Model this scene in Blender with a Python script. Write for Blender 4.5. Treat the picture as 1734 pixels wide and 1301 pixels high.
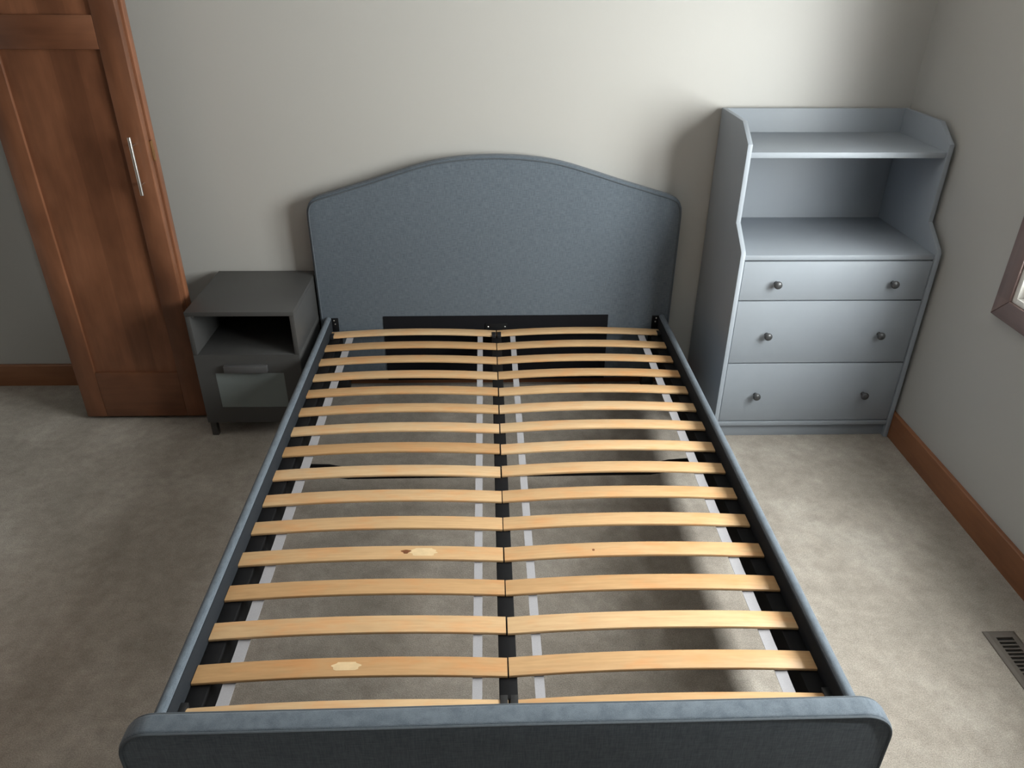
import bpy, bmesh, math, random
from mathutils import Vector, Matrix

for o in list(bpy.data.objects):
    bpy.data.objects.remove(o, do_unlink=True)
scene = bpy.context.scene
C = scene.collection
random.seed(7)

# ------------------------------------------------------------------ camera
CAM = Vector((-0.01509, -2.94132, 1.64555))
YAW, PITCH, ROLL, FPX = 0.02901, 0.51435, 0.00687, 1281.178
fwd0 = Vector((math.sin(YAW), math.cos(YAW), 0)); right0 = Vector((math.cos(YAW), -math.sin(YAW), 0)); up0 = Vector((0, 0, 1))
fwd = fwd0 * math.cos(PITCH) - up0 * math.sin(PITCH)
upv = up0 * math.cos(PITCH) + fwd0 * math.sin(PITCH)
rv = right0 * math.cos(ROLL) + upv * math.sin(ROLL)
uv = upv * math.cos(ROLL) - right0 * math.sin(ROLL)
cd = bpy.data.cameras.new('camera'); cam = bpy.data.objects.new('camera', cd); C.objects.link(cam)
M = Matrix.Identity(4)
for i in range(3):
    M[i][0] = rv[i]; M[i][1] = uv[i]; M[i][2] = -fwd[i]; M[i][3] = CAM[i]
cam.matrix_world = M
cd.sensor_fit = 'HORIZONTAL'; cd.sensor_width = 36.0; cd.lens = FPX / 1734.0 * 36.0
cd.clip_start = 0.05; cd.clip_end = 200
scene.camera = cam

# ------------------------------------------------------------------ world, daylight, exposure
SKY = 31.0
world = bpy.data.worlds.new('overcast_sky'); scene.world = world
world.use_nodes = True
bg = world.node_tree.nodes['Background']
bg.inputs[0].default_value = (1.0, 0.99, 0.975, 1); bg.inputs[1].default_value = SKY
vs = scene.view_settings
vs.view_transform = 'Standard'; vs.look = 'None'; vs.gamma = 1.0; vs.use_curve_mapping = False
vs.exposure = 0.13

# room constants (metres): back wall y = 0, right wall x = XR, floor z = 0
XR, XL, XC = 1.558, -1.665, -2.40          # right wall, left wall, back of closet
YF, ZC = -6.20, 2.44
WY0, WY1, WZ0, WZ1 = -0.878, -2.22, 0.750, 1.88   # window opening in the right wall

# portal that guides daylight sampling through the window
pl = bpy.data.lights.new('window_portal', 'AREA'); pl.shape = 'RECTANGLE'
pl.size = abs(WY1 - WY0); pl.size_y = WZ1 - WZ0
pl.cycles.is_portal = True
po = bpy.data.objects.new('window_portal', pl); C.objects.link(po)
po.location = (XR + 0.08, (WY0 + WY1) / 2, (WZ0 + WZ1) / 2)
po.rotation_euler = (math.pi / 2, 0, math.pi / 2)

# ------------------------------------------------------------------ materials
def new_mat(name):
    m = bpy.data.materials.new(name); m.use_nodes = True
    nt = m.node_tree; b = nt.nodes['Principled BSDF']
    return m, nt, b
def N(nt, t, **kw):
    n = nt.nodes.new(t)
    for k, v in kw.items(): setattr(n, k, v)
    return n
def coords(nt, scale=(1, 1, 1), rnd=False):
    tc = N(nt, 'ShaderNodeTexCoord'); mp = N(nt, 'ShaderNodeMapping')
    nt.links.new(tc.outputs['Object'], mp.inputs['Vector'])
    mp.inputs['Scale'].default_value = scale
    if rnd:
        oi = N(nt, 'ShaderNodeObjectInfo'); mul = N(nt, 'ShaderNodeVectorMath', operation='SCALE')
        mul.inputs[0].default_value = (37.0, 53.0, 19.0)
        nt.links.new(oi.outputs['Random'], mul.inputs['Scale'])
        nt.links.new(mul.outputs[0], mp.inputs['Location'])
    return mp.outputs[0]
def noise(nt, vec, scale, detail=3.0, rough=0.55):
    n = N(nt, 'ShaderNodeTexNoise'); n.inputs['Scale'].default_value = scale
    n.inputs['Detail'].default_value = detail; n.inputs['Roughness'].default_value = rough
    nt.links.new(vec, n.inputs['Vector']); return n.outputs['Fac']
def ramp(nt, fac, stops):
    r = N(nt, 'ShaderNodeValToRGB'); el = r.color_ramp.elements
    while len(el) < len(stops): el.new(0.5)
    for e, (p, c) in zip(el, stops): e.position = p; e.color = (*c, 1)
    nt.links.new(fac, r.inputs['Fac']); return r.outputs['Color']
def mix(nt, a, b, fac=0.5, mode='MIX'):
    n = N(nt, 'ShaderNodeMix', data_type='RGBA', blend_type=mode)
    for inp, v in ((n.inputs[6], a), (n.inputs[7], b), (n.inputs[0], fac)):
        if hasattr(v, 'is_output') or isinstance(v, bpy.types.NodeSocket): nt.links.new(v, inp)
        elif isinstance(v, tuple): inp.default_value = (*v, 1)
        else: inp.default_value = v
    return n.outputs[2]
def bump(nt, b, h, strength, dist=0.002):
    bm_ = N(nt, 'ShaderNodeBump'); bm_.inputs['Strength'].default_value = strength
    bm_.inputs['Distance'].default_value = dist
    nt.links.new(h, bm_.inputs['Height']); nt.links.new(bm_.outputs[0], b.inputs['Normal'])

def plain(name, col, rough=0.5, metal=0.0, var=0.06, scale=30, bstr=0.05, spec=0.5):
    m, nt, b = new_mat(name)
    v = coords(nt); n = noise(nt, v, scale)
    lo = tuple(c * (1 - var) for c in col); hi = tuple(min(1, c * (1 + var)) for c in col)
    nt.links.new(ramp(nt, n, [(0.3, lo), (0.7, hi)]), b.inputs['Base Color'])
    b.inputs['Roughness'].default_value = rough; b.inputs['Metallic'].default_value = metal
    b.inputs['Specular IOR Level'].default_value = spec
    if bstr: bump(nt, b, noise(nt, v, scale * 8), bstr, 0.0006)
    return m

def paint(name, col, rough=0.55):
    m, nt, b = new_mat(name); v = coords(nt)
    n = noise(nt, v, 2.0, 2)
    nt.links.new(ramp(nt, n, [(0.3, tuple(c * 0.985 for c in col)), (0.7, col)]), b.inputs['Base Color'])
    b.inputs['Roughness'].default_value = rough
    bump(nt, b, noise(nt, v, 260, 2), 0.10, 0.0006)
    return m

def carpet_mat():
    m, nt, b = new_mat('carpet'); v = coords(nt)
    big = noise(nt, v, 3.2, 6, 0.66)
    mid = noise(nt, v, 22, 6, 0.72)
    fine = noise(nt, v, 330, 3, 0.7)
    c1 = ramp(nt, big, [(0.36, (0.285, 0.255, 0.222)), (0.50, (0.322, 0.287, 0.250)), (0.64, (0.382, 0.348, 0.308))])
    c2 = ramp(nt, mid, [(0.30, (0.36, 0.36, 0.36)), (0.70, (0.64, 0.64, 0.64))])
    c = mix(nt, c1, c2, 0.6, 'OVERLAY')
    c3 = ramp(nt, fine, [(0.25, (0.2, 0.2, 0.2)), (0.75, (0.8, 0.8, 0.8))])
    c = mix(nt, c, c3, 0.7, 'OVERLAY')
    nt.links.new(c, b.inputs['Base Color'])
    b.inputs['Roughness'].default_value = 1.0
    b.inputs['Specular IOR Level'].default_value = 0.05
    b.inputs['Sheen Weight'].default_value = 0.15
    mx = N(nt, 'ShaderNodeMath', operation='MULTIPLY_ADD'); mx.inputs[1].default_value = 0.5
    nt.links.new(fine, mx.inputs[0]); nt.links.new(mid, mx.inputs[2])
    bump(nt, b, mx.outputs[0], 0.55, 0.006)
    return m

def fabric(name, dark, light, bstr=0.22):
    m, nt, b = new_mat(name)
    h = noise(nt, coords(nt, (40, 40, 520)), 1.0, 2, 0.6)
    w = noise(nt, coords(nt, (520, 520, 40)), 1.0, 2, 0.6)
    a = N(nt, 'ShaderNodeMath', operation='ADD'); nt.links.new(h, a.inputs[0]); nt.links.new(w, a.inputs[1])
    hf = N(nt, 'ShaderNodeMath', operation='MULTIPLY'); hf.inputs[1].default_value = 0.5; nt.links.new(a.outputs[0], hf.inputs[0])
    nt.links.new(ramp(nt, hf.outputs[0], [(0.38, dark), (0.62, light)]), b.inputs['Base Color'])
    b.inputs['Roughness'].default_value = 0.9; b.inputs['Specular IOR Level'].default_value = 0.15
    b.inputs['Sheen Weight'].default_value = 0.12; b.inputs['Sheen Roughness'].default_value = 0.5
    wr = noise(nt, coords(nt, (22, 22, 5)), 1.0, 2)
    s = N(nt, 'ShaderNodeMath', operation='MULTIPLY_ADD'); s.inputs[1].default_value = 0.35
    nt.links.new(hf.outputs[0], s.inputs[0]); nt.links.new(wr, s.inputs[2])
    bump(nt, b, s.outputs[0], bstr, 0.004)
    return m

def stained(name, dark, mid_, light, axis='z', rough=0.35):
    m, nt, b = new_mat(name)
    sc = {'z': (14, 14, 1.2), 'x': (1.2, 14, 14), 'y': (14, 1.2, 14)}[axis]
    g = noise(nt, coords(nt, sc), 5.0, 6, 0.6)
    bl = noise(nt, coords(nt, {'z': (1, 1, .45), 'x': (.45, 1, 1), 'y': (1, .45, 1)}[axis], True), 5.5, 3, 0.6)
    c1 = ramp(nt, bl, [(0.30, dark), (0.52, mid_), (0.72, light)])
    c2 = ramp(nt, g, [(0.3, (0.42, 0.42, 0.42)), (0.7, (0.57, 0.57, 0.57))])
    col = mix(nt, c1, c2, 0.6, 'OVERLAY')
    if axis == 'z':                      # edge-glued staves of differing tone
        sn = N(nt, 'ShaderNodeVectorMath', operation='SNAP'); sn.inputs[1].default_value = (0.083, 10, 10)
        nt.links.new(coords(nt), sn.inputs[0])
        wn = N(nt, 'ShaderNodeTexWhiteNoise'); nt.links.new(sn.outputs[0], wn.inputs['Vector'])
        col = mix(nt, col, ramp(nt, wn.outputs['Value'], [(0.0, (0.40, 0.40, 0.40)), (1.0, (0.60, 0.60, 0.60))]), 0.6, 'OVERLAY')
    nt.links.new(col, b.inputs['Base Color'])
    b.inputs['Roughness'].default_value = rough
    bump(nt, b, g, 0.06, 0.0008)
    return m

def slat_mat():
    m, nt, b = new_mat('birch_ply')
    oi = N(nt, 'ShaderNodeObjectInfo')
    tone = ramp(nt, oi.outputs['Random'], [(0.0, (0.43, 0.255, 0.118)), (0.5, (0.50, 0.320, 0.165)), (1.0, (0.56, 0.385, 0.220))])
    g = noise(nt, coords(nt, (1.6, 26, 26), True), 6.0, 5, 0.6)
    bl = noise(nt, coords(nt, (1, 2.5, 2.5), True), 9.0, 3, 0.6)
    c2 = ramp(nt, g, [(0.3, (0.43, 0.42, 0.40)), (0.7, (0.56, 0.56, 0.57))])
    c = mix(nt, tone, c2, 0.7, 'OVERLAY')
    c3 = ramp(nt, bl, [(0.32, (0.56, 0.43, 0.34)), (0.52, (0.5, 0.5, 0.5)), (0.75, (0.55, 0.55, 0.54))])
    nt.links.new(mix(nt, c, c3, 0.6, 'OVERLAY'), b.inputs['Base Color'])
    b.inputs['Roughness'].default_value = 0.42
    bump(nt, b, g, 0.05, 0.0005)
    return m

def glass_mat():
    m, nt, b = new_mat('window_glass'); out = nt.nodes['Material Output']; nt.nodes.remove(b)
    t = N(nt, 'ShaderNodeBsdfTransparent'); t.inputs[0].default_value = (0.95, 0.97, 0.96, 1)
    g = N(nt, 'ShaderNodeBsdfGlossy'); g.inputs['Roughness'].default_value = 0.02
    lw = N(nt, 'ShaderNodeLayerWeight'); lw.inputs['Blend'].default_value = 0.5
    pw = N(nt, 'ShaderNodeMath', operation='POWER'); pw.inputs[1].default_value = 5.0
    nt.links.new(lw.outputs['Facing'], pw.inputs[0])
    fr = N(nt, 'ShaderNodeMath', operation='MULTIPLY_ADD'); fr.inputs[1].default_value = 0.9; fr.inputs[2].default_value = 0.04
    nt.links.new(pw.outputs[0], fr.inputs[0])
    mx = N(nt, 'ShaderNodeMixShader')
    nt.links.new(fr.outputs[0], mx.inputs[0]); nt.links.new(t.outputs[0], mx.inputs[1]); nt.links.new(g.outputs[0], mx.inputs[2])
    nt.links.new(mx.outputs[0], out.inputs[0])
    return m

MT = {
    'vinyl': plain('white_vinyl', (0.80, 0.79, 0.77), 0.35, 0, 0.02, 20, 0.0),
    'wall': paint('wall_paint', (0.422, 0.414, 0.398), 0.42),
    'ceil': paint('ceiling_paint', (0.78, 0.77, 0.75), 0.8),
    'carpet': carpet_mat(),
    'wood_z': stained('stained_door_wood', (0.120, 0.047, 0.024), (0.185, 0.075, 0.038), (0.250, 0.104, 0.054), 'z'),
    'wood_x': stained('stained_rail_wood', (0.120, 0.047, 0.024), (0.185, 0.075, 0.038), (0.250, 0.104, 0.054), 'x'),
    'base_x': stained('stained_baseboard_wood', (0.20, 0.078, 0.034), (0.25, 0.100, 0.044), (0.29, 0.120, 0.054), 'x', 0.4),
    'base_y': stained('stained_baseboard_wood_side', (0.20, 0.078, 0.034), (0.25, 0.100, 0.044), (0.29, 0.120, 0.054), 'y', 0.4),
    'win_y': stained('window_casing_wood', (0.13, 0.085, 0.078), (0.16, 0.108, 0.10), (0.19, 0.13, 0.12), 'y', 0.28),
    'win_z': stained('window_casing_wood_upright', (0.13, 0.085, 0.078), (0.16, 0.108, 0.10), (0.19, 0.13, 0.12), 'z', 0.28),
    'fabric': fabric('blue_grey_upholstery', (0.078, 0.096, 0.119), (0.125, 0.149, 0.178)),
    'pipe': plain('upholstery_piping', (0.074, 0.088, 0.104), 0.9, 0, 0.1, 200, 0.2),
    'lining': plain('black_lining_cloth', (0.008, 0.008, 0.010), 0.9, 0, 0.12, 300, 0.2, 0.1),
    'charcoal': plain('charcoal_lining', (0.022, 0.025, 0.030), 0.9, 0, 0.1, 300, 0.2, 0.1),
    'black': plain('black_painted_metal', (0.006, 0.006, 0.007), 0.7, 0, 0.1, 60, 0.05, 0.15),
    'blackp': plain('black_plastic', (0.014, 0.014, 0.015), 0.4, 0, 0.1, 60, 0.05),
    'screw': plain('zinc_screw', (0.65, 0.65, 0.66), 0.3, 1.0, 0.05, 100, 0.0),
    'slat': slat_mat(),
    'patch': plain('pale_wood_inlay', (0.62, 0.46, 0.27), 0.45, 0, 0.08, 60, 0.03),
    'knot': plain('dark_wood_knot', (0.16, 0.055, 0.018), 0.5, 0, 0.3, 120, 0.05),
    'ribbon': plain('white_webbing', (0.30, 0.295, 0.315), 0.75, 0, 0.05, 300, 0.15),
    'grey': plain('light_grey_lacquer', (0.278, 0.308, 0.348), 0.45, 0, 0.02, 6, 0.03, 0.3),
    'knob': plain('dark_steel_knob', (0.085, 0.087, 0.092), 0.38, 0.5, 0.06, 60, 0.0),
    'anth': plain('dark_grey_foil', (0.056, 0.056, 0.056), 0.42, 0, 0.03, 8, 0.04),
    'anthpull': plain('dark_grey_pull', (0.085, 0.085, 0.088), 0.4, 0.2, 0.04, 40, 0.0),
    'frost': plain('frosted_glass', (0.160, 0.185, 0.185), 0.34, 0, 0.02, 10, 0.0),
    'chrome': plain('brushed_steel', (0.72, 0.71, 0.69), 0.25, 1.0, 0.03, 200, 0.02),
    'brass': plain('aged_brass', (0.30, 0.17, 0.08), 0.45, 0.8, 0.1, 90, 0.02),
    'vent': plain('taupe_enamel', (0.135, 0.117, 0.102), 0.45, 0.2, 0.05, 40, 0.03),
    'dark': plain('duct_shade', (0.01, 0.009, 0.008), 0.9, 0, 0.1, 20, 0.0),
    'glass': glass_mat(),
}

# ------------------------------------------------------------------ mesh helpers
def finish(bm, name, mat, parent=None, loc=None, smooth=False):
    bmesh.ops.recalc_face_normals(bm, faces=bm.faces)
    me = bpy.data.meshes.new(name); bm.to_mesh(me); bm.free()
    me.materials.append(MT[mat] if isinstance(mat, str) else mat)
    if smooth:
        me.polygons.foreach_set('use_smooth', [True] * len(me.polygons))
        try: me.set_sharp_from_angle(angle=math.radians(38))
        except Exception: pass
    o = bpy.data.objects.new(name, me); C.objects.link(o)
    if parent: o.parent = parent
    if loc is not None: o.location = loc
    return o
def abox(bm, x0, x1, y0, y1, z0, z1, bev=0.0, seg=2):
    vs_ = [bm.verts.new((x, y, z)) for x in sorted((x0, x1)) for y in sorted((y0, y1)) for z in sorted((z0, z1))]
    F = [(0, 1, 3, 2), (4, 6, 7, 5), (0, 4, 5, 1), (2, 3, 7, 6), (0, 2, 6, 4), (1, 5, 7, 3)]
    fs = [bm.faces.new([vs_[i] for i in f]) for f in F]
    bmesh.ops.recalc_face_normals(bm, faces=fs)
    if bev > 0:
        es = list({e for f in fs for e in f.edges})
        bmesh.ops.bevel(bm, geom=es, offset=bev, segments=seg, affect='EDGES', profile=0.5)
    return bm
def box(name, mat, parent, x0, x1, y0, y1, z0, z1, bev=0.0015, seg=2):
    return finish(abox(bmesh.new(), x0, x1, y0, y1, z0, z1, bev, seg), name, mat, parent, smooth=bev > 0)
def prism(name, mat, parent, pts, axis, a0, a1, bev=0.0, seg=2, smooth=True):
    """pts: outline in the plane normal to axis; axis 'x': (y,z), 'y': (x,z), 'z': (x,y)"""
    bm = bmesh.new()
    def P(u, v, a): return {'x': (a, u, v), 'y': (u, a, v), 'z': (u, v, a)}[axis]
    A = [bm.verts.new(P(u, v, a0)) for u, v in pts]; B = [bm.verts.new(P(u, v, a1)) for u, v in pts]
    fa = bm.faces.new(A); fb = bm.faces.new(B[::-1]); n = len(pts)
    for i in range(n): bm.faces.new((A[i], A[(i + 1) % n], B[(i + 1) % n], B[i]))
    bmesh.ops.recalc_face_normals(bm, faces=bm.faces)
    if bev: bmesh.ops.bevel(bm, geom=list(fa.edges) + list(fb.edges), offset=bev, segments=seg, affect='EDGES', profile=0.5)
    return finish(bm, name, mat, parent, smooth=smooth)
def tube(name, mat, parent, path, r, sides=8, smooth=True, closed=False):
    bm = bmesh.new(); path = [Vector(p) for p in path]; n = len(path); rings = []
    ref = None
    for i in range(n):
        t = (path[min(i + 1, n - 1)] - path[max(i - 1, 0)]).normalized()
        if ref is None: ref = t.orthogonal().normalized()
        ref = (ref - t * ref.dot(t)).normalized(); bi = t.cross(ref)
        rings.append([bm.verts.new(path[i] + (ref * math.cos(a) + bi * math.sin(a)) * r)
                      for a in [2 * math.pi * k / sides for k in range(sides)]])
    for i in range(n - 1):
        for k in range(sides):
            bm.faces.new((rings[i][k], rings[i][(k + 1) % sides], rings[i + 1][(k + 1) % sides], rings[i + 1][k]))
    bm.faces.new(rings[0][::-1]); bm.faces.new(rings[-1])
    return finish(bm, name, mat, parent, smooth=smooth)
def lathe(name, mat, parent, prof, loc, axis=(0, -1, 0), sides=20):
    """prof: list of (distance along axis, radius)"""
    bm = bmesh.new(); ax = Vector(axis).normalized(); u = ax.orthogonal().normalized(); w = ax.cross(u); rings = []
    for d, r in prof:
        rings.append([bm.verts.new(ax * d + (u * math.cos(2 * math.pi * k / sides) + w * math.sin(2 * math.pi * k / sides)) * max(r, 1e-5)) for k in range(sides)])
    for a, b in zip(rings, rings[1:]):
        for k in range(sides): bm.faces.new((a[k], a[(k + 1) % sides], b[(k + 1) % sides], b[k]))
    bm.faces.new(rings[0]); bm.faces.new(rings[-1][::-1])
    return finish(bm, name, mat, parent, loc, smooth=True)
def share(o, name, parent, loc):
    c = o.copy(); c.name = name; C.objects.link(c); c.parent = parent; c.location = loc
    return c
def empty(name, loc=(0, 0, 0), rz=0.0):
    o = bpy.data.objects.new(name, None); C.objects.link(o); o.location = loc; o.rotation_euler = (0, 0, rz)
    o.empty_display_size = 0.1
    return o
def tag(o, label, cat, group=None, kind=None):
    o['label'] = label; o['category'] = cat
    if group: o['group'] = group
    if kind: o['kind'] = kind
    return o
def struct(o, label, cat): return tag(o, label, cat, None, 'structure')
def catmull(pts, sub=5):
    out = []
    for i in range(len(pts) - 1):
        p0 = pts[max(i - 1, 0)]; p1 = pts[i]; p2 = pts[i + 1]; p3 = pts[min(i + 2, len(pts) - 1)]
        for k in range(sub):
            t = k / sub
            out.append(tuple(0.5 * (2 * p1[j] + (p2[j] - p0[j]) * t + (2 * p0[j] - 5 * p1[j] + 4 * p2[j] - p3[j]) * t * t
                                    + (3 * p1[j] - p0[j] - 3 * p2[j] + p3[j]) * t ** 3) for j in (0, 1)))
    out.append(pts[-1]); return out

# ------------------------------------------------------------------ the room
T = 0.12; TW = 0.07
struct(box('floor', 'carpet', None, XC, XR, YF, 0, -0.10, 0.0, 0), 'beige grey plush carpet covering the floor', 'carpet')
struct(box('ceiling', 'ceil', None, XC - T, XR + T, YF - T, T, ZC, ZC + 0.1, 0), 'flat white ceiling above the bedroom', 'ceiling')
struct(box('wall_back', 'wall', None, XC - T, XR + T, 0, T, -0.1, ZC, 0), 'pale greige painted wall behind the bed', 'wall')
struct(box('wall_front', 'wall', None, XC - T, XR + T, YF - T, YF, -0.1, ZC, 0), 'pale greige wall facing the bed foot', 'wall')
bm = bmesh.new()
abox(bm, XR, XR + TW, WY0, 0, -0.1, ZC); abox(bm, XR, XR + TW, YF, WY1, -0.1, ZC)
abox(bm, XR, XR + TW, WY1, WY0, -0.1, WZ0); abox(bm, XR, XR + TW, WY1, WY0, WZ1, ZC)
struct(finish(bm, 'wall_right', 'wall'), 'pale greige wall with the window beside the grey dresser', 'wall')
CLY0, CLY1, CLZ = -0.02, -2.45, 2.05                    # closet opening in the left wall
bm = bmesh.new()
abox(bm, XL - T, XL, CLY0, 0, 0, ZC); abox(bm, XL - T, XL, YF, CLY1, 0, ZC); abox(bm, XL - T, XL, CLY1, CLY0, CLZ, ZC)
struct(finish(bm, 'wall_left', 'wall'), 'pale greige left wall with closet opening', 'wall')
bm = bmesh.new()
abox(bm, XC - T, XC, YF, 0, -0.1, ZC); abox(bm, XC, XL - T, CLY1 - 0.2, CLY1 - 0.1, 0, ZC)
struct(finish(bm, 'wall_closet', 'wall'), 'inner walls of the closet behind the folding door', 'wall')

def board(name, mat, axis, a0, a1, base, out, h=0.10):
    """baseboard profile with an eased top edge; out is the direction sign of the room side"""
    pr = [(base, 0.0), (base + out * 0.014, 0.0), (base + out * 0.014, h - 0.004), (base + out * 0.011, h), (base, h)]
    return prism(name, mat, None, pr, axis, a0, a1, smooth=False)
struct(board('baseboard_back', 'base_x', 'x', XC, XR - 0.015, 0.0, -1), 'orange brown stained baseboard along the back wall', 'baseboard')
struct(board('baseboard_right', 'base_y', 'y', YF, 0.0, XR, -1, 0.107), 'orange brown stained baseboard under the window wall', 'baseboard')
struct(board('baseboard_left', 'base_y', 'y', YF, CLY1 - 0.06, XL, 1), 'stained baseboard along the left wall', 'baseboard')

# ------------------------------------------------------------------ window_1
win = struct(empty('window_1', (XR, (WY0 + WY1) / 2, WZ0)), 'stained wood framed window beside the grey dresser', 'window')
def wbox(name, mat, par, x0, x1, y0, y1, z0, z1, bev=0.002):
    o = box(name, mat, par, x0 - XR, x1 - XR, y0 - win.location.y, y1 - win.location.y, z0 - WZ0, z1 - WZ0, bev); return o
CW = 0.064
yc, zc = win.location.y, WZ0
def mitred(name, mat, quad):
    pts = [(y - yc, z - zc) for y, z in quad]
    return prism(name, mat, win, pts, 'x', -0.020, 0.0, 0.003)
a0, a1, b0, b1 = WY0, WY1, WZ0, WZ1
mitred('casing', 'win_z', [(a0 + CW, b0 - CW), (a0, b0), (a0, b1), (a0 + CW, b1 + CW)])
mitred('casing', 'win_z', [(a1 - CW, b0 - CW), (a1, b0), (a1, b1), (a1 - CW, b1 + CW)])
mitred('casing', 'win_y', [(a0 + CW, b0 - CW), (a0, b0), (a1, b0), (a1 - CW, b0 - CW)])
mitred('casing', 'win_y', [(a0 + CW, b1 + CW), (a0, b1), (a1, b1), (a1 - CW, b1 + CW)])
J = 0.018
wbox('jamb', 'vinyl', win, XR - 0.012, XR + TW, a0 - J, a0, b0, b1)
wbox('jamb', 'vinyl', win, XR - 0.012, XR + TW, a1, a1 + J, b0, b1)
wbox('jamb', 'vinyl', win, XR - 0.012, XR + TW, a1 + J, a0 - J, b0, b0 + J)
wbox('jamb', 'vinyl', win, XR - 0.012, XR + TW, a1 + J, a0 - J, b1 - J, b1)
ym = (a0 + a1) / 2
wbox('mullion', 'vinyl', win, XR + 0.008, XR + 0.045, ym - 0.02, ym + 0.02, b0 + J, b1 - J)
for s0, s1 in ((ym + 0.02, a0 - J), (a1 + J, ym - 0.02)):
    S = 0.042; bm = bmesh.new()
    X0, X1 = 0.010, 0.040
    L0, L1, Z0, Z1 = s0 - yc, s1 - yc, b0 + J - zc, b1 - J - zc
    abox(bm, X0, X1, L0, L0 + S, Z0, Z1, 0.002); abox(bm, X0, X1, L1 - S, L1, Z0, Z1, 0.002)
    abox(bm, X0, X1, L0 + S, L1 - S, Z0, Z0 + S, 0.002); abox(bm, X0, X1, L0 + S, L1 - S, Z1 - S, Z1, 0.002)
    sash = finish(bm, 'sash', 'vinyl', win, smooth=True)
    finish(abox(bmesh.new(), 0.022, 0.026, L0 + S - 0.004, L1 - S + 0.004, Z0 + S - 0.004, Z1 - S + 0.004), 'pane', 'glass', sash)

# ------------------------------------------------------------------ door_1: folded bifold closet door
door = struct(empty('door_1', (-1.42, -0.262, 0.0)), 'stained wood bifold closet door folded open beside the nightstand', 'door')
def dbox(name, mat, par, x0, x1, y0, y1, z0, z1, bev=0.0025):
    return box(name, mat, par, x0 + 1.42, x1 + 1.42, y0 + 0.262, y1 + 0.262, z0, z1, bev)
def door_leaf(x0, x1, y0, y1):
    ws = 0.078; zb, zt = 0.014, 2.03
    dbox('stile', 'wood_z', door, x0, x0 + ws, y0, y1, zb, zt); dbox('stile', 'wood_z', door, x1 - ws, x1, y0, y1, zb, zt)
    for z0, z1 in ((zb, 0.214), (1.381, 1.480), (1.94, zt)):
        dbox('rail', 'wood_x', door, x0 + ws, x1 - ws, y0, y1, z0, z1)
    for z0, z1 in ((0.214, 1.381), (1.480, 1.94)):
        dbox('panel', 'wood_z', door, x0 + ws - 0.004, x1 - ws + 0.004, y0 + 0.011, y1 - 0.011, z0 - 0.004, z1 + 0.004, 0)
door_leaf(-1.654, -1.177, -0.298, -0.264)
door_leaf(-1.650, -1.172, -0.258, -0.224)
hx, hy = -1.212 + 1.42, -0.333 + 0.262
hd = tube('handle', 'chrome', door, [(hx, hy, 0.925), (hx, hy, 1.118)], 0.0058, 14)
for z in (0.958, 1.088):
    tube('handle_post', 'chrome', hd, [(hx, hy, z), (hx, -0.298 + 0.262, z)], 0.0035, 10)
for zc_ in (0.30, 1.06, 1.80):
    hg = dbox('hinge', 'brass', door, -1.1785, -1.1715, -0.268, -0.250, zc_ - 0.032, zc_ + 0.032, 0.001)
    tube('hinge_pin', 'brass', hg, [(-1.1715 + 1.42, -0.261 + 0.262, zc_ - 0.034), (-1.1715 + 1.42, -0.261 + 0.262, zc_ + 0.034)], 0.003, 8)

# added_door_2: added unseen closed bifold pair whose dark wood dims and warms bounced light
added_door = struct(empty('added_door_2', (XL - 0.04, -1.86, 0.0)), 'closed stained wood bifold door added unseen on the left wall to dim bounce light', 'door')
for ya in (-0.585, 0.008):
    yb = ya + 0.577; ws = 0.078
    def d2(name, mat, x0, x1, y0, y1, z0, z1): return box(name, mat, added_door, x0, x1, y0, y1, z0, z1, 0.0025)
    d2('stile', 'wood_z', -0.017, 0.017, ya, ya + ws, 0.014, 2.03); d2('stile', 'wood_z', -0.017, 0.017, yb - ws, yb, 0.014, 2.03)
    for z0, z1 in ((0.014, 0.214), (1.381, 1.480), (1.94, 2.03)): d2('rail', 'wood_x', -0.017, 0.017, ya + ws, yb - ws, z0, z1)
    for z0, z1 in ((0.214, 1.381), (1.480, 1.94)): d2('panel', 'wood_z', -0.006, 0.006, ya + ws - 0.004, yb - ws + 0.004, z0 - 0.004, z1 + 0.004)

# ------------------------------------------------------------------ bed frame
TH = 0.0073
bed = tag(empty('bed_frame', (0, 0, 0), TH), 'double bed frame upholstered in blue grey fabric with arched headboard', 'bed')
HBH = 0.7255; HY0, HY1 = -0.028, -0.075
half = [(HBH, 0.05), (HBH, 0.45), (HBH + 0.001, 0.70), (HBH + 0.0005, 0.777), (0.720, 0.808), (0.705, 0.831), (0.670, 0.848), (0.62, 0.863),
        (0.55, 0.884), (0.47, 0.908), (0.37, 0.940), (0.28, 0.967), (0.20, 0.985), (0.10, 0.9965), (0.0, 1.0005)]
hs = [half[0], half[1]] + catmull(half[2:], 4)
outline = hs + [(-x, z) for x, z in hs[-2::-1]]
hb = prism('headboard', 'fabric', bed, outline, 'y', HY0, HY1, 0.010, 3)
def inset(pts, d):
    out = []
    for i, (x, z) in enumerate(pts):
        a = Vector(pts[max(i - 1, 0)]); b = Vector(pts[min(i + 1, len(pts) - 1)]); t = (b - a).normalized()
        out.append((x - t.y * d, z + t.x * d))
    return out
ins = inset(outline, 0.0095)
tube('piping', 'pipe', hb, [(x, HY1 - 0.0005, z) for x, z in ins], 0.0028, 7)
bm = bmesh.new(); abox(bm, -0.465, 0.466, HY1 - 0.004, HY1 + 0.01, 0.052, 0.352, 0.001)
finish(bm, 'lining_panel', 'lining', hb)
for s in (-1, 1):
    box('leg', 'blackp', bed, s * 0.66 - 0.025, s * 0.66 + 0.025, -0.073, -0.030, 0.0, 0.052, 0.003)
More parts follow.
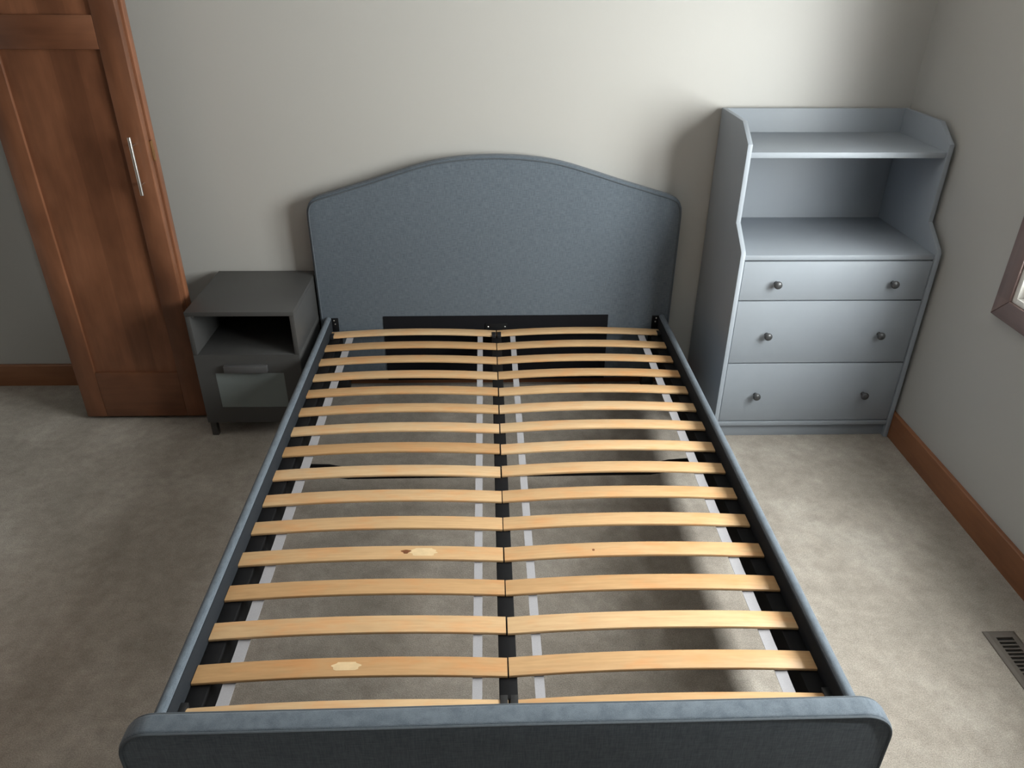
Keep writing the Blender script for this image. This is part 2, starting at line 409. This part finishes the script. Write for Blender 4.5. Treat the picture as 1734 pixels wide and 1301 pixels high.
# footboard
FY0, FY1, FT, FH = -2.001, -2.043, 0.423, 0.7245
Rr = 0.066
fo = [(FH, 0.045)] + [(FH - Rr + Rr * math.cos(a), FT - Rr + Rr * math.sin(a)) for a in [math.pi / 2 * k / 10 for k in range(11)]]
fo = fo + [(x * 0.5, FT + 0.002 * (1 - abs(x) / FH)) for x in (0.6, 0.3)] + [(0, FT + 0.002)]
fo = fo + [(-x, z) for x, z in fo[-2::-1]]
fb = prism('footboard', 'fabric', bed, fo, 'y', FY0, FY1, 0.006, 3)
for yy in (FY1 - 0.0005, FY0 + 0.0005):
    tube('piping', 'pipe', fb, [(x, yy, z) for x, z in inset(fo, 0.005)], 0.003, 7)
for s in (-1, 1):
    box('leg', 'blackp', bed, s * 0.66 - 0.025, s * 0.66 + 0.025, -2.040, -2.004, 0.0, 0.047, 0.003)
# side rails
RI, RO, RT = 0.6785, 0.7020, 0.351
for s in (-1, 1):
    pr = [(s * RI, 0.10), (s * RI, RT - 0.010)]
    for k in range(0, 9):
        a = math.pi - math.pi * k / 8
        pr.append((s * ((RI + RO) / 2 + (RO - RI) / 2 * math.cos(a)), RT - 0.010 + 0.010 * math.sin(a)))
    pr.append((s * RO, 0.10))
    rail = prism('side_rail', 'fabric', bed, pr, 'y', HY1 - 0.002, FY0 + 0.002)
    box('support_ledge', 'black', rail, s * 0.638, s * (RI - 0.0005), HY1 - 0.012, FY0 + 0.008, 0.195, 0.2865, 0.002)
    box('rail_lining', 'charcoal', rail, s * (RI - 0.0018), s * (RI + 0.002), HY1 - 0.003, FY0 + 0.003, 0.2866, RT - 0.009, 0.0006)
    # dark corner brackets with screws at the headboard and footboard
    for yb, d in ((HY1, -1), (FY0, 1)):
        br = box('corner_bracket', 'black', bed, s * (RI - 0.028), s * (RI - 0.0005), yb, yb + d * 0.006, 0.288, 0.346, 0.001)
        for dx, dz in ((0.009, 0.337), (0.012, 0.321)):
            lathe('screw', 'screw', br, [(0, 0.0032), (0.0015, 0.0032), (0.0025, 0.0018)], (s * (RI - dx - 0.002), yb + d * 0.0062, dz), (0, d, 0), 10)
# mid beam, its end brackets and the bent cross brace
mb = box('mid_beam', 'black', bed, -0.0195, 0.0195, HY1 - 0.008, FY0 + 0.006, 0.247, 0.2885, 0.002)
mbk = box('beam_bracket', 'black', bed, -0.045, 0.045, HY1 - 0.0045, HY1 - 0.0075, 0.258, 0.318, 0.001)
for sx in (-0.034, 0.036):
    lathe('screw', 'screw', mbk, [(0, 0.0036), (0.0015, 0.0036), (0.0028, 0.002)], (sx, HY1 - 0.0075, 0.3035), (0, -1, 0), 10)
lathe('screw', 'screw', mb, [(0, 0.003), (0.001, 0.003), (0.002, 0.002)], (0.004, -1.064, 0.2885), (0, 0, 1), 10)
top = [(-0.677, 0.200), (-0.63, 0.207), (-0.555, 0.204), (-0.47, 0.183), (0.47, 0.183), (0.555, 0.204), (0.63, 0.209), (0.677, 0.202)]
bot = [(0.677, 0.165), (0.60, 0.163), (0.50, 0.146), (-0.50, 0.146), (-0.60, 0.163), (-0.677, 0.165)]
prism('cross_brace', 'black', bed, top + bot, 'y', -0.908, -0.914, 0.001)

# ------------------------------------------------------------------ slatted bases
SZ, ST, SW, ARCH = 0.2890, 0.009, 0.0505, 0.013
PITCHY, SY0, NS = 0.1202, -0.1270, 16
X_IN, X_OUT = 0.0018, 0.6755
def arc(t): return ARCH * 4 * t * (1 - t) - 0.002 * t       # rail ends sit a touch lower than the beam
def slat_bm(s):
    bm = bmesh.new(); n = 14; rings = []
    w = SW / 2; r = 0.003
    sec = [(-w, r), (-w + r * .3, r * .3), (-w + r, 0), (w - r, 0), (w - r * .3, r * .3), (w, r), (w, ST - r), (w - r * .3, ST - r * .3), (w - r, ST), (-w + r, ST), (-w + r * .3, ST - r * .3), (-w, ST - r)]
    for i in range(n + 1):
        t = i / n; x = s * (X_IN + (X_OUT - X_IN) * t); z = arc(t)
        rings.append([bm.verts.new((x, y, z + h)) for y, h in sec])
    for a, b in zip(rings, rings[1:]):
        for k in range(len(sec)): bm.faces.new((a[k], a[(k + 1) % len(sec)], b[(k + 1) % len(sec)], b[k]))
    bm.faces.new(rings[0]); bm.faces.new(rings[-1][::-1])
    return bm
def flat_on_slat(name, mat, slat, s, pts, lift):
    """thin inlay lying on a slat's curved top; pts are (|x| from the bed's middle, y) pairs"""
    bm = bmesh.new(); lo, hi = [], []
    for x, y in pts:
        z = ST + arc((abs(x) - X_IN) / (X_OUT - X_IN))
        lo.append(bm.verts.new((s * abs(x), y, z - 0.0004))); hi.append(bm.verts.new((s * abs(x), y, z + lift)))
    bm.faces.new(hi); n = len(pts)
    for i in range(n): bm.faces.new((lo[i], lo[(i + 1) % n], hi[(i + 1) % n], hi[i]))
    return finish(bm, name, mat, slat)
def wavy(cx, lx, ly, teeth=3):
    pts = []
    def end(sx):
        e = []
        for k in range(teeth * 6 + 1):
            v = -ly + 2 * ly * k / (teeth * 6)
            e.append((cx + sx * (lx * (1 - 0.38 * abs(v / ly) ** 1.3) + 0.0028 * math.sin(k / 6 * 2 * math.pi)), v))
        return e
    return end(1) + end(-1)[::-1]
for s, side in ((-1, 'left'), (1, 'right')):
    base = tag(empty('slatted_base', (0, 0, 0), TH),
               'left run of curved birch slats on white webbing, nightstand side of the bed' if s < 0 else
               'right run of curved birch slats on white webbing, dresser side of the bed', 'slatted base', 'slatted bases in the bed frame')
    first = None
    for k in range(NS):
        yk = SY0 - PITCHY * k + (0.012 if k == NS - 1 else 0)
        loc = (random.uniform(-0.0008, 0.0008), yk + random.uniform(-0.002, 0.002), SZ)
        if first is None: sl = finish(slat_bm(s), 'slat', 'slat', base, loc, smooth=True); first = sl
        else: sl = share(first, 'slat', base, loc)
        sl.rotation_euler = (0, 0, random.uniform(-0.002, 0.002))
        if s < 0 and k == 11:
            flat_on_slat('inlay_patch', 'patch', sl, s, wavy(0.207, 0.035, 0.0145), 0.0003)
            flat_on_slat('knot', 'knot', sl, s, [(0.252 + 0.011 * math.cos(a) * (1 + .4 * math.sin(3 * a)), 0.001 + 0.0075 * math.sin(a)) for a in [2 * math.pi * q / 20 for q in range(20)]], 0.00015)
        if s < 0 and k == 14:
            flat_on_slat('inlay_patch', 'patch', sl, s, wavy(0.350, 0.032, 0.011, 2), 0.0003)
        if s > 0 and k == 11:
            flat_on_slat('knot', 'knot', sl, s, [(0.232 + 0.0035 * math.cos(a), -0.004 + 0.004 * math.sin(a)) for a in [2 * math.pi * q / 12 for q in range(12)]], 0.00015)
        if k in (0, NS - 1):                 # black holders clip the end slats to beam and ledge
            d = -1 if k == 0 else 1
            for xa, xb in ((X_IN + 0.001, X_IN + 0.017), (X_OUT - 0.014, X_OUT + 0.002)):
                bm = bmesh.new()
                abox(bm, s * xa, s * xb, yk + d * 0.020, yk + d * 0.034, SZ - 0.0004, SZ + 0.0125, 0.0012)
                abox(bm, s * xa, s * xb, yk + d * 0.0, yk + d * 0.030, SZ + 0.0100, SZ + 0.0128, 0.0008)
                finish(bm, 'slat_clip', 'blackp', base, smooth=True)
    for xa, xb in ((0.056, 0.077), (0.582, 0.609)):
        zt_ = SZ + min(arc(xa / X_OUT), arc(xb / X_OUT)) - 0.0004
        # webbing stapled to the undersides, sagging slightly between slats
        bm = bmesh.new(); rows = []
        y_a, y_b = SY0 + 0.015, SY0 - PITCHY * (NS - 1) - 0.015; n = NS * 6
        for i in range(n + 1):
            y = y_a + (y_b - y_a) * i / n
            ph = ((SY0 - y) / PITCHY) % 1.0
            z = zt_ - 0.0025 * math.sin(math.pi * ph) ** 2
            rows.append([bm.verts.new((s * xx, y, zz)) for xx, zz in ((xa, z), (xb, z), (xb, z - 0.0012), (xa, z - 0.0012))])
        for a, b in zip(rows, rows[1:]):
            for q in range(4): bm.faces.new((a[q], a[(q + 1) % 4], b[(q + 1) % 4], b[q]))
        bm.faces.new(rows[0]); bm.faces.new(rows[-1][::-1])
        finish(bm, 'webbing_strap', 'ribbon', base, smooth=True)

# ------------------------------------------------------------------ chest of drawers with shelf unit
CX, CY = 0.8420, -0.017
chest = tag(empty('chest_of_drawers', (CX + 0.35, CY - 0.23, 0)), 'light grey dresser with three drawers and open shelf top', 'dresser')
def cb(name, par, x0, x1, y0, y1, z0, z1, bev=0.0015, mat='grey'):
    return box(name, mat, par, x0 - 0.35, x1 - 0.35, y0 + 0.23, y1 + 0.23, z0, z1, bev)
prof = [(0, 0), (0, 1.163), (-0.262, 1.163), (-0.356, 1.104), (-0.356, 0.838), (-0.452, 0.770), (-0.460, 0.760), (-0.460, 0.0)]
SP = 0.0165
for xa in (0.0, 0.70 - SP):
    prism('side_panel', 'grey', chest, [(y + 0.23, z) for y, z in prof], 'x', xa - 0.35, xa + SP - 0.35, 0.0012)
cb('back_panel', chest, SP, 0.70 - SP, 0.0, -0.012, 0.04, 1.163)
cb('top_shelf', chest, SP, 0.70 - SP, -0.012, -0.352, 1.058, 1.078, 0.003)
cb('counter_shelf', chest, SP, 0.70 - SP, -0.012, -0.452, 0.732, 0.751, 0.003)
cb('bottom_rail', chest, SP, 0.70 - SP, -0.012, -0.456, 0.055, 0.074)
cb('plinth', chest, SP, 0.70 - SP, -0.425, -0.440, 0.0, 0.055)
knob_prof = [(0, 0.0075), (0.004, 0.0072), (0.006, 0.0055), (0.012, 0.0052), (0.014, 0.009), (0.018, 0.0135), (0.022, 0.0145), (0.026, 0.0135), (0.029, 0.010), (0.0305, 0.004), (0.031, 0.0)]
G = 0.003
for z0, z1 in ((0.5845, 0.7280), (0.3325, 0.5795), (0.0785, 0.3275)):
    dr = cb('drawer', chest, SP + G, 0.70 - SP - G, -0.437, -0.4555, z0, z1, 0.0014)
    bm = bmesh.new()
    for (x0, x1, y0, y1) in ((SP + .02, SP + .032, -.06, -.437), (.70 - SP - .032, .70 - SP - .02, -.06, -.437), (SP + .032, .70 - SP - .032, -.06, -.072)):
        abox(bm, x0 - .35, x1 - .35, y0 + .23, y1 + .23, z0 + 0.02, z1 - 0.03)
    abox(bm, SP + .032 - .35, .70 - SP - .032 - .35, -.072 + .23, -.437 + .23, z0 + 0.02, z0 + 0.026)
    finish(bm, 'drawer_box', 'grey', dr)
    for kx in (0.1425, 0.5575):
        lathe('knob', 'knob', dr, knob_prof, (kx - 0.35, -0.4555 + 0.23, (z0 + z1) / 2 - 0.006), (0, -1, 0), 22)

# ------------------------------------------------------------------ nightstand
NX, NY = -1.1207, -0.020
ns = tag(empty('nightstand', (NX + 0.195, NY - 0.205, 0)), 'dark grey nightstand with open cubby and frosted glass drawer', 'nightstand')
def nb(name, par, x0, x1, y0, y1, z0, z1, bev=0.0012, mat='anth'):
    return box(name, mat, par, x0 - 0.195, x1 - 0.195, y0 + 0.205, y1 + 0.205, z0, z1, bev)
nb('top', ns, 0, 0.39, 0, -0.41, 0.513, 0.53)
for xa in (0.0, 0.39 - 0.017):
    nb('side_panel', ns, xa, xa + 0.017, 0, -0.408, 0.357, 0.513); nb('side_panel', ns, xa, xa + 0.017, 0, -0.391, 0.066, 0.357)
nb('back_panel', ns, 0.017, 0.373, 0, -0.006, 0.066, 0.513)
nb('shelf', ns, 0.017, 0.373, -0.006, -0.405, 0.343, 0.358)
nb('bottom', ns, 0.017, 0.373, -0.006, -0.388, 0.066, 0.083)
for xa in (0.004, 0.362):
    for ya in (-0.01, -0.378):
        nb('leg', ns, xa, xa + 0.024, ya, ya - 0.024, 0.0, 0.066, 0.002)
# drawer front with a frosted pane let into it
bm = bmesh.new(); f0, f1 = -0.392 + 0.205, -0.41 + 0.205
gx0, gx1, gz0, gz1 = 0.068, 0.322, 0.132, 0.281
for (x0, x1, z0, z1) in ((0.001, gx0, 0.064, 0.3565), (gx1, 0.389, 0.064, 0.3565), (gx0, gx1, 0.064, gz0), (gx0, gx1, gz1, 0.3565)):
    abox(bm, x0 - 0.195, x1 - 0.195, f0, f1, z0, z1)
dr = finish(bm, 'drawer', 'anth', ns)
nb('glass_pane', dr, gx0 - 0.001, gx1 + 0.001, -0.398, -0.408, gz0 - 0.001, gz1 + 0.001, 0, 'frost')
bm = bmesh.new()
abox(bm, 0.107 - 0.195, 0.267 - 0.195, -0.41 + 0.205, -0.429 + 0.205, 0.290, 0.318, 0.0025)
finish(bm, 'pull', 'anthpull', dr, smooth=True)
box('cam_screw', 'screw', ns, 0.0175 - 0.195, 0.0235 - 0.195, -0.39 + 0.205, -0.384 + 0.205, 0.500, 0.5128, 0.0008)

# ------------------------------------------------------------------ floor vent
VX0, VX1, VY0, VL = 1.353, 1.445, -1.467, 0.30
vent = tag(empty('floor_vent', ((VX0 + VX1) / 2, VY0 - VL / 2, 0)), 'taupe slotted metal floor vent set in the carpet', 'floor vent')
w2, l2 = (VX1 - VX0) / 2, VL / 2; iw, il = 0.0235, l2 - 0.027
bm = bmesh.new()
def ring(a, b, z): return [bm.verts.new(p) for p in ((-a, -b, z), (a, -b, z), (a, b, z), (-a, b, z))]
R0 = ring(w2, l2, 0.0); R1 = ring(w2 - 0.001, l2 - 0.001, 0.003); R2 = ring(w2 - 0.010, l2 - 0.010, 0.0075); R3 = ring(iw, il, 0.0075); R4 = ring(iw, il, 0.0004)
for a, b in ((R0, R1), (R1, R2), (R2, R3), (R3, R4)):
    for k in range(4): bm.faces.new((a[k], a[(k + 1) % 4], b[(k + 1) % 4], b[k]))
finish(bm, 'frame', 'vent', vent)
box('duct_shade_sheet', 'dark', vent, -iw, iw, -il, il, 0.0002, 0.0012, 0)  # flat near-black sheet, painted shade in place of a hollow below the louvers
n = int(2 * il / 0.0127); lv = None
for k in range(1, n):
    y = il - 2 * il * k / n
    if lv is None:
        lv = finish(abox(bmesh.new(), -iw, iw, -0.0022, 0.0022, -0.0028, 0.0028), 'louver', 'vent', vent, (0, y, 0.0042))
    else: share(lv, 'louver', vent, (0, y, 0.0042))
